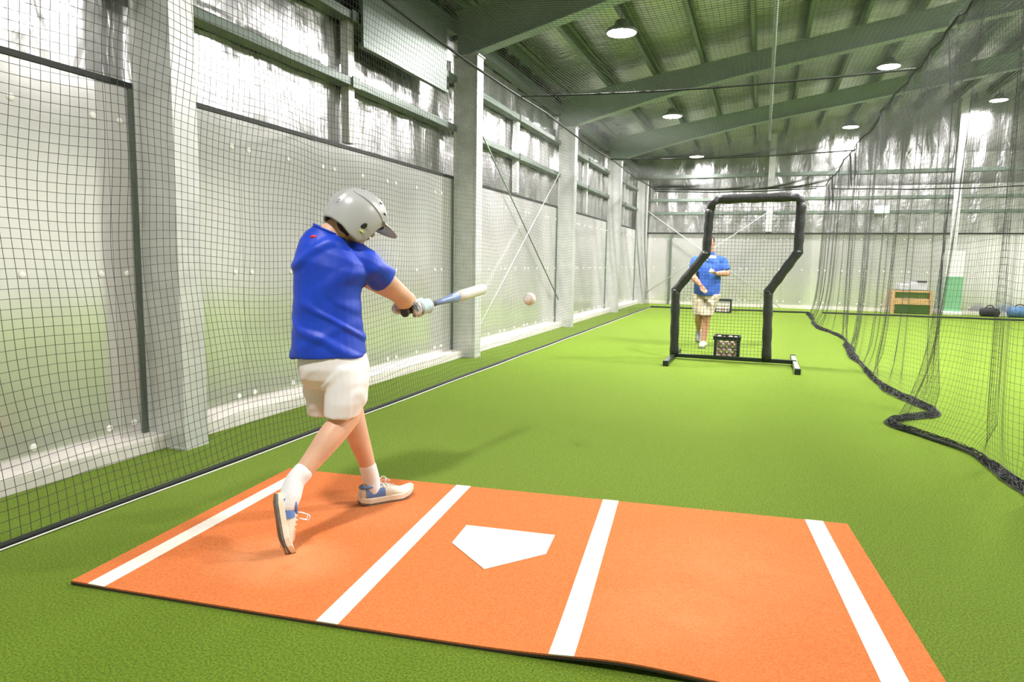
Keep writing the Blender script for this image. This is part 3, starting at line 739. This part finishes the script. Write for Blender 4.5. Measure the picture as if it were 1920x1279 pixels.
for j in range(mm+1):
    row = []
    for i in range(n):
        az = -math.pi+2*math.pi*i/n; ph = max(.03, rim(az)*j/mm); p = hrad(az, ph)
        ridge = .008*math.exp(-((abs(p.y)-.062)/.007)**2)*(1 if p.z > .01 else max(0, 1+p.z/.02))
        row.append(bm.verts.new(p+p.normalized()*ridge))
    rows.append(row)
for a, b in zip(rows, rows[1:]):
    for i in range(n): bm.faces.new((a[i], b[i], b[(i+1) % n], a[(i+1) % n]))
bm.faces.new(rows[0])
bmesh.ops.recalc_face_normals(bm, faces=bm.faces)
hs = obj('shell', bm, 'helmet', hm, True)
so = hs.modifiers.new('s', 'SOLIDIFY'); so.thickness = .008; so.offset = -1
bm = bmesh.new(); top, bot = [], []
for i in range(15):
    az = -.85+1.7*i/14
    a = hrad(az, 1.46); f_ = math.cos(az/.85*1.45)
    a2 = Vector((a.x+.070*max(0, f_)**.6+.002, a.y*1.02, a.z-.006*max(0, f_)-.002))
    top.append([bm.verts.new(a*.99), bm.verts.new((a+a2)/2+V(0, 0, .004)), bm.verts.new(a2)]); bot.append([bm.verts.new(a*.99-V(0, 0, .006)), bm.verts.new((a+a2)/2-V(0, 0, .002)), bm.verts.new(a2-V(0, 0, .006))])
for i in range(14):
    for j in range(2):
        bm.faces.new((top[i][j], top[i][j+1], top[i+1][j+1], top[i+1][j])); bm.faces.new((bot[i][j], bot[i+1][j], bot[i+1][j+1], bot[i][j+1]))
    bm.faces.new((top[i][2], bot[i][2], bot[i+1][2], top[i+1][2]))
bmesh.ops.recalc_face_normals(bm, faces=bm.faces); obj('bill', bm, 'helmet', hm, True)
def spot(az, ph, ra, rb, rot, nm, m, lift_=.001):
    p = hrad(az, ph); nrm = p.normalized(); t1 = (V(0, 0, 1)-nrm*nrm.z); t1 = t1.normalized() if t1.length > .01 else V(1, 0, 0); t2 = nrm.cross(t1)
    u = t1*math.cos(rot)+t2*math.sin(rot); v = nrm.cross(u)
    bm = bmesh.new(); ball(bm, p+nrm*lift_, (ra, rb, .004), (u, v, nrm), 12, 7); obj(nm, bm, m, hm, True)
for sd in (1, -1):
    spot(sd*1.42, 2.02, .022, .013, .25*sd, 'ear_hole', 'helmet_dark'); spot(sd*1.40, 2.20, .004, .014, 0, 'ear_pad', 'helmet_pad', .003)
    spot(sd*2.55, 1.55, .016, .004, .15*sd, 'vent', 'helmet_dark'); spot(sd*.55, .95, .004, .014, .1, 'vent', 'helmet_dark'); spot(sd*2.2, .45, .012, .003, .6*sd, 'vent', 'helmet_dark')
for sd in (1, -1):
    spot(sd*.95, .80, .004, .013, .2*sd, 'vent', 'helmet_dark'); spot(sd*1.25, .50, .003, .011, .4*sd, 'vent', 'helmet_dark'); spot(sd*.75, 1.15, .004, .015, .15*sd, 'vent', 'helmet_dark')
spot(.0, .62, .004, .011, 0, 'vent', 'helmet_dark'); spot(.5*1, .55, .003, .010, .3, 'vent', 'helmet_dark'); spot(-.5, .55, .003, .010, -.3, 'vent', 'helmet_dark')
for sd in (1, -1):
    bm = bmesh.new(); tube(bm, [hrad(sd*a_, p_) for a_, p_ in smoothpath([(2.75, .75), (2.2, .95), (1.6, 1.08), (1.1, 1.28), (.80, 1.46)], 24)], [.0015+.0045*math.sin(math.pi*i/23)**.5 for i in range(24)], 8); obj('ridge', bm, 'helmet', hm, True)
bm = bmesh.new(); ball(bm, headc-HF*.022+HU*.0, (.082, .074, .105), (HF, HS, HU)); 
ball(bm, headc-HF*.045-HU*.06, (.045, .055, .05), (HF, HS, HU)); part('hair', bm, 'hair', .006, 3)
# bat
bt = empty('baseball_bat', bat_knob); tag(bt, 'white and blue baseball bat with dark grip held by the batter', 'bat')
bm = bmesh.new(); lathe(bm, [(-.012, .012), (-.010, .024), (.004, .025), (.014, .016)], (0, 0, 0), bax, 20); obj('knob', bm, 'bat_grip', bt, True)
bm = bmesh.new(); lathe(bm, [(.012, .0145), (.10, .0135), (.27, .015)], (0, 0, 0), bax, 16); obj('grip', bm, 'bat_grip', bt, True)
bm = bmesh.new(); lathe(bm, [(.268, .0135), (.34, .0165), (.42, .024), (.49, .0305)], (0, 0, 0), bax, 20); obj('taper', bm, 'bat_blue', bt, True)
bm = bmesh.new(); lathe(bm, [(.488, .0305), (.56, .0335), (.76, .0335), (.79, .031), (.802, .022), (.803, 0)], (0, 0, 0), bax, 20); obj('barrel', bm, 'bat_white', bt, True)

# ------------------------------------------------------------------ balls
def make_ball(name, loc, m, rot=0.0):
    bm = bmesh.new(); ball(bm, (0, 0, 0), (.0365,)*3, seg=20, ring=14); o = obj(name, bm, m, None, True, loc)
    bm = bmesh.new(); pts = []
    for i in range(49):
        t = 2*math.pi*i/48; a = .4
        p = V(math.cos(t)+a*math.cos(3*t)*.6, math.sin(t)-a*math.sin(3*t)*.6, 1.1*math.sin(2*t)).normalized()*.0366; pts.append(p)
    tube(bm, pts, .0008, 5); obj('seam', bm, 'stitch', o, True); o.rotation_euler = (rot, rot*.7, rot*1.3)
    return o
tag(make_ball('baseball', (-1.253, 3.749, 1.065), 'ball', .6), 'white baseball in the air beyond the end of the bat', 'ball')

# ================================================================== pitching screen
zs = empty('pitching_screen', (-.33, 9.48, 0)); tag(zs, 'black padded zigzag pitching screen with netting on steel feet', 'screen')
OUT = [(-1.075, .06), (-1.09, .92), (-.715, 1.43), (-.695, 1.98), (-.60, 2.13), (.325, 2.145), (.412, 2.05), (.412, 1.46), (.085, .94), (.11, .06)]
loc_ = (-.33, 9.48)
def zp(p): return V(p[0]-loc_[0], 0, p[1])
def roundc(pts, r=.06):
    out = [zp(pts[0])]
    for a, b, c_ in zip(pts, pts[1:], pts[2:]):
        A, B, Cc = zp(a), zp(b), zp(c_); p = B+(A-B).normalized()*r; q = B+(Cc-B).normalized()*r
        out += [p, B*.5+(p+q)*.25, q]
    return out+[zp(pts[-1])]
path = roundc(OUT)
bm = bmesh.new(); tube(bm, path, .022, 10); obj('frame', bm, 'black_steel', zs, True)
for nm, a, b in (('post_pad', 0, 1), ('post_pad', 1, 2), ('post_pad', 2, 3), ('top_pad', 4, 5), ('post_pad', 6, 7), ('post_pad', 7, 8), ('post_pad', 8, 9)):
    A, B = zp(OUT[a]), zp(OUT[b]); d = (B-A).normalized(); bm = bmesh.new()
    n = 12; L = (B-A).length; tube(bm, [A-d*.02+d*((L+.04)*i/n) for i in range(n+1)], [.058+.004*math.sin(i*1.7+a) for i in range(n+1)], 14); obj(nm, bm, 'black_pad', zs, True)
bm = bmesh.new(); tube(bm, [zp(OUT[3])-V(0, 0, .02), zp((-.668, 2.085)), zp((-.58, 2.135))], .056, 12); obj('corner_pad', bm, 'black_pad', zs, True)
bm = bmesh.new(); tube(bm, [zp((.30, 2.145)), zp((.39, 2.125)), zp(OUT[6])-V(0, 0, .03)], .056, 12); obj('corner_pad', bm, 'black_pad', zs, True)
bm = bmesh.new(); box(bm, -1.10-loc_[0], .47-loc_[0], -.025, .025, .02, .07); obj('base_bar', bm, 'black_steel', zs)
for x in (-1.085, .455):
    f = obj('foot', bbox(x-loc_[0]-.028, x-loc_[0]+.028, -.78, .6, .012, .062), 'grey_steel' if x > 0 else 'black_steel', zs)
    for yy in (-.80, .58): obj('foot_cap', bbox(x-loc_[0]-.034, x-loc_[0]+.034, yy, yy+.06, 0, .07, .006), 'black_steel', f)
poly = np.array(OUT)
def xspan(z):
    xs = []
    P = OUT+[OUT[0]]
    for (xa, za), (xb, zb) in zip(P, P[1:]):
        if (za-z)*(zb-z) < 0: xs.append(xa+(xb-xa)*(z-za)/(zb-za))
    return sorted(xs)
def zspan(x):
    zz = []
    P = OUT+[OUT[0]]
    for (xa, za), (xb, zb) in zip(P, P[1:]):
        if (xa-x)*(xb-x) < 0: zz.append(za+(zb-za)*(x-xa)/(xb-xa))
    return sorted(zz)
bm = bmesh.new(); cell = .0445
for i in range(1, 47):
    z = .07+cell*i; xs = xspan(z)
    if len(xs) >= 2: tube(bm, [(xs[0]-loc_[0], .0, z), ((xs[0]+xs[-1])/2-loc_[0], .02, z-.008), (xs[-1]-loc_[0], .0, z)], .0017, 4)
for i in range(34):
    x = -1.07+cell*i; zz = zspan(x)
    for a, b in zip(zz[::2], zz[1::2]): tube(bm, [(x-loc_[0], 0, a), (x-loc_[0], .02, (a+b)/2), (x-loc_[0], .0, b)], .0017, 4)
o = obj('netting', bm, 'net', zs); o['kind'] = 'stuff'

# ball crates
def crate(loc, w_, d_, h_, label, nb, seed, grp):
    e = empty('ball_crate', loc); tag(e, label, 'crate')
    t = .034
    obj('bottom', bbox(-w_/2, w_/2, -d_/2, d_/2, .0, .012), 'black_steel', e)
    for sx in (-1, 1):
        for sy in (-1, 1): obj('corner_post', bbox(sx*w_/2-t if sx > 0 else sx*w_/2, sx*w_/2 if sx > 0 else sx*w_/2+t, sy*d_/2-t if sy > 0 else sy*d_/2, sy*d_/2 if sy > 0 else sy*d_/2+t, .012, h_), 'black_steel', e)
    for sy in (-1, 1): obj('top_rim', bbox(-w_/2, w_/2, sy*d_/2-.014, sy*d_/2+.014, h_-.052, h_), 'black_steel', e)
    for sx in (-1, 1): obj('top_rim', bbox(sx*w_/2-.014, sx*w_/2+.014, -d_/2, d_/2, h_-.052, h_), 'black_steel', e)
    for sy in (-1, 1):
        for k in range(1, 4): obj('bar', bbox(-w_/2, w_/2, sy*d_/2-.003, sy*d_/2+.003, h_*k/4-.003, h_*k/4+.003), 'black_steel', e)
    for sx in (-1, 1):
        for k in range(1, 4): obj('bar', bbox(sx*w_/2-.003, sx*w_/2+.003, -d_/2, d_/2, h_*k/4-.003, h_*k/4+.003), 'black_steel', e)
    rnd = random.Random(seed); n = 0; nx = int((w_-.03)/.0745); ny = int((d_-.03)/.0745)
    for k in range(4):
        for j in range(ny):
            for i in range(nx):
                if n >= nb: return
                if k == 3 and rnd.random() < .4: continue
                x = loc[0]+(-(nx-1)/2+i)*.0745; y = loc[1]+(-(ny-1)/2+j)*.0745; z = loc[2]+.012+.0367+k*.0740
                b = make_ball_copy((x, y, z), rnd); tag(b, f'scuffed baseball in the {grp}', 'ball', f'baseballs in the {grp}'); n += 1
sb = None; cb = None
def make_ball_copy(loc, rnd):
    global sb, cb
    first_ = rnd.random() < .62
    src = sb if first_ else cb
    if src is None:
        src = make_ball('baseball', loc, 'ball_scuffed' if first_ else 'ball', rnd.uniform(0, 6))
        if first_: sb = src
        else: cb = src
        return src
    o = src.copy(); C.objects.link(o); o.location = loc; o.rotation_euler = (rnd.uniform(0, 6), rnd.uniform(0, 6), 0)
    for ch in src.children:
        c_ = ch.copy(); C.objects.link(c_); c_.parent = o
    return o
crate((-.405, 9.85, 0), .33, .32, .31, 'black wire crate of baseballs standing behind the pitching screen', 52, 3, 'crate at the pitching screen')
crate((-.95, 19.4, 0), .42, .34, .36, 'small far black crate of baseballs at the end of the lane behind the coach', 40, 5, 'crate at the far end of the lane')

# ------------------------------------------------------------------ coach
co = V(-.80, 11.05, 0); root = empty('person', co); inv = -co
tag(root, 'coach in blue polo and camouflage shorts striding behind the pitching screen', 'person')
hf = V(.10, -.97, -.05).normalized(); hu = V(0, 0, 1); hu = (hu-hf*hu.dot(hf)).normalized(); hc = V(-.80, 11.15, 1.615)
sd = V(.93, .36, 0).normalized(); bk = V(-.30, .95, 0).normalized()
ck = V(-.80, 11.17, 1.47)
s1, s2 = V(-.985, 11.10, 1.325), V(-.600, 11.24, 1.33)
e1, h1 = V(-1.02, 10.98, 1.10), V(-.875, 10.90, .955); e2, h2 = V(-.52, 11.22, 1.15), V(-.655, 10.95, 1.145)
hp1, hp2 = V(-.91, 11.13, .86), V(-.70, 11.18, .86)
k1, a1 = V(-.90, 11.06, .47), V(-.925, 11.42, .25)      # his right leg swings behind
k2, a2 = V(-.78, 10.99, .47), V(-.805, 10.99, .09)      # planted leg
bm = bmesh.new()
loft(bm, [(c_, sd, bk, a, b) for c_, a, b in [(V(-.80, 11.16, .82), .15, .12), (V(-.80, 11.16, 1.0), .16, .13), (V(-.80, 11.17, 1.2), .18, .13), (V(-.80, 11.17, 1.33), .17, .10), (ck-V(0, 0, .05), .09, .07), (ck, .065, .06)]], 18)
limb(bm, [ck-V(0, 0, .03), hc-V(0, -.01, .06)], [.065, .06], 14, 6); head_shapes(bm, hc, hf, hu, 1.0)
limb(bm, [s1, s1.lerp(e1, .5), e1], [.065, .055, .048]); limb(bm, [e1, e1.lerp(h1, .35), h1], [.048, .048, .03])
limb(bm, [s2, s2.lerp(e2, .5), e2], [.065, .055, .048]); limb(bm, [e2, e2.lerp(h2, .35), h2], [.048, .048, .03])
open_hand(bm, h1, V(.55, -.15, -.75), V(.3, -.8, .2), -1, curl=.5); open_hand(bm, h2, V(-.75, -.55, .15), V(.1, -.1, 1), 1, curl=.75)
limb(bm, [hp1, k1], [.095, .062], 16, 8); limb(bm, [k1, k1.lerp(a1, .35), a1], [.06, .062, .038]); limb(bm, [hp2, k2], [.095, .062], 16, 8); limb(bm, [k2, k2.lerp(a2, .35)+V(0, .02, 0), a2], [.06, .062, .038])
limb(bm, [a1, a1+V(0, .03, -.08), a1+V(0, -.02, -.16)], [.038, .036, .03], 12, 8); limb(bm, [a2, a2+V(0, .0, -.03), a2+V(.0, -.12, -.05)], [.038, .038, .03], 12, 8)
part('body', bm, 'skin_coach', .0075, 4); face_parts(hc+inv, hf, hu, root)
bm = bmesh.new(); ball(bm, hc+V(0, .014, .030), (.104, .080, .096), (hf, hf.cross(hu), hu)); part('hair', bm, 'hair', .007, 2)
for o_ in [ch for ch in root.children if ch.name.startswith('hair')]:
    for v in o_.data.vertices:
        q = v.co-inv-hc
        if q.dot(hf) > .075 and q.dot(hu) < .07: v.co -= hf*(q.dot(hf)-.05)
        if q.dot(hu) < -.03: v.co += hu*.02
bm = bmesh.new(); loft(bm, [(c_, sd, bk, a, b) for c_, a, b in [(V(-.80, 11.16, .80), .205, .16), (V(-.80, 11.16, .95), .205, .165), (V(-.80, 11.16, 1.1), .20, .16), (V(-.80, 11.165, 1.25), .215, .155), (V(-.80, 11.17, 1.33), .195, .125), (V(-.80, 11.17, 1.385), .165, .105), (V(-.80, 11.17, 1.425), .115, .085), (ck+V(0, 0, .005), .075, .068)]], 24)
m1, m2 = s1.lerp(e1, .75), s2.lerp(e2, .75)
limb(bm, [s1+V(.06, .02, .01), s1, s1.lerp(e1, .5)], [.085, .080, .082]); tube(bm, [s1.lerp(e1, .4), m1], [.085, .085], 18); limb(bm, [s2+V(-.06, -.02, .01), s2, s2.lerp(e2, .5)], [.085, .080, .082]); tube(bm, [s2.lerp(e2, .4), m2], [.085, .085], 18)
polo = part('polo_shirt', bm, 'polo_blue', .01, 3, wr=lambda p: .010*noise.noise((p.x*9, p.y*9, p.z*7)))
bm = bmesh.new(); box(bm, -.055, .055, -.004, .004, -.022, .022); o_ = obj('chest_logo', bm, 'white', polo); o_.matrix_local = Matrix.Translation(V(-.735, 11.03, 1.40)+inv) @ Matrix.Rotation(.25, 4, 'Z') @ Matrix.Rotation(-.25, 4, 'X')
bm = bmesh.new(); tube(bm, smoothpath([ck+inv+V(-.06, -.03, .02), V(-.84, 11.05, 1.40)+inv, V(-.81, 11.015, 1.34)+inv], 8), .010, 6); obj('lanyard', bm, 'yellow', polo, True)
bm = bmesh.new(); loft(bm, [(c_, sd, bk, a, b) for c_, a, b in [(V(-.80, 11.16, .88), .18, .14), (V(-.80, 11.16, .80), .195, .155), (V(-.80, 11.15, .74), .18, .14)]], 22)
def leg_ov(pts):
    loft(bm, [(c_, sd, bk, a, b) for c_, a, b in pts], 18)
leg_ov([(hp1-V(0, 0, .04), .11, .13), (hp1.lerp(k1, .5), .108, .12), (k1+V(0, 0, .03), .10, .11)]); leg_ov([(hp2-V(0, 0, .04), .11, .13), (hp2.lerp(k2, .5), .108, .12), (k2+V(0, 0, .03), .10, .11)])
part('cargo_shorts', bm, 'camo', .01, 3, wr=lambda p: .010*noise.noise((p.x*9, p.y*9, p.z*9)))
def coach_shoe(pts, up):
    bm = bmesh.new(); limb(bm, pts, [.042, .048, .046, .036], 14, 14); s_ = part('shoe', bm, 'white', .006, 2)
    bm = bmesh.new(); limb(bm, [p-up*.028 for p in pts[1:]], [.040, .044, .036], 12, 10); part('sole', bm, 'sole_grey', .006, 1, par=s_)
coach_shoe([a2+V(0, .03, -.02), a2+V(0, .02, -.035), a2+V(-.01, -.09, -.042), a2+V(-.015, -.18, -.048)], V(0, 0, 1))
coach_shoe([a1+V(0, .02, -.02), a1+V(0, .05, -.06), a1+V(0, .03, -.13), a1+V(0, -.03, -.20)], V(0, .9, -.2))
tag(make_ball('baseball', h2+V(-.075, -.075, .035), 'ball', 1.2), 'white baseball held in the hand of the coach', 'ball')

# ================================================================== far right things
bn = empty('timber_step', (3.93, 22.05, 0)); tag(bn, 'timber step box with dark green turf treads by the far wall', 'step')
obj('top_tread', bbox(-.40, .48, -.10, .25, .60, .645), 'timber', bn); obj('turf_riser', bbox(-.38, .46, -.09, -.07, .44, .60), 'turf_dark', bn); obj('turf_tread', bbox(-.40, .48, -.10, .25, .645, .655), 'turf_dark', bn)
obj('middle_tread', bbox(-.40, .48, -.30, -.07, .26, .42), 'timber', bn); obj('turf_riser', bbox(-.38, .46, -.28, -.26, .02, .26), 'turf_dark', bn); 
for x in (-.44, .48): obj('side_board', bbox(x, x+.04, -.28, .25, 0, .645), 'timber', bn)
for a, b, c_, d in ((-.30, .10, .0, .14), (.10, .40, .0, .20)): pass
pr = empty('printer', (4.02, 22.15, .655)); tag(pr, 'pale grey machine with a black tray on the timber step', 'machine')
obj('housing', bbox(-.33, .34, -.10, .09, 0, .17, .015), 'printer_grey', pr); obj('lid', bbox(-.05, .34, -.09, .09, .17, .22, .01), 'printer_grey', pr); obj('tray', bbox(.10, .32, -.11, .06, .225, .262, .006), 'helmet_dark', pr)
bnr = empty('standing_banner', (4.98, 22.0, 0)); tag(bnr, 'standing banner, white above and green below, before the far wall', 'banner')
obj('upper_sheet', bbox(-.21, .21, -.008, .008, 1.06, 1.76), 'white', bnr); obj('lower_sheet', bbox(-.21, .21, -.008, .008, .10, 1.06), 'banner_green', bnr); obj('base', bbox(-.24, .24, -.10, .10, 0, .10, .02), 'white', bnr); obj('pole', bbox(-.01, .01, .012, .03, .1, 1.76), 'grey_steel', bnr)
def bag(name, loc, w_, d_, h_, m, label):
    bm = bmesh.new(); ball(bm, (0, 0, h_*.48), (w_/2, d_/2, h_*.5)); ball(bm, (w_*.1, 0, h_*.40), (w_*.42, d_*.48, h_*.42)); loft(bm, [((x, 0, h_*.42), (0, 1, 0), (0, 0, 1), d_*.42, h_*.42) for x in (-w_*.42, 0, w_*.42)], 16)
    me = remesh(bm, .015, 2); o = mk(name, me, m); o.location = loc; tag(o, label, 'bag')
    bm = bmesh.new(); tube(bm, smoothpath([(-w_*.2, 0, h_*.85), (-w_*.1, 0, h_*1.12), (w_*.1, 0, h_*1.12), (w_*.2, 0, h_*.85)], 10), .014, 6); obj('handle', bm, 'black_cloth', o, True); return o
bag('sports_bag', (5.85, 21.9, 0), .50, .28, .26, 'black_cloth', 'black sports bag lying on the turf beyond the right net')
bag('sports_bag', (6.55, 21.95, 0), .62, .32, .30, 'blue_cloth', 'blue sports bag at the far right edge beside the black bag')
ex = empty('exit_sign', (3.08, 22.05, 2.80)); tag(ex, 'small glowing pale green emergency sign on the far wall', 'sign')
obj('housing', bbox(-.19, .19, 0, .05, 0, .21, .006), 'white', ex); obj('lit_face', bbox(-.18, .18, -.006, 0, .01, .20), 'exit', ex)
obj('bracket', bbox(-.02, .02, .05, .30, .09, .12), 'white', ex)
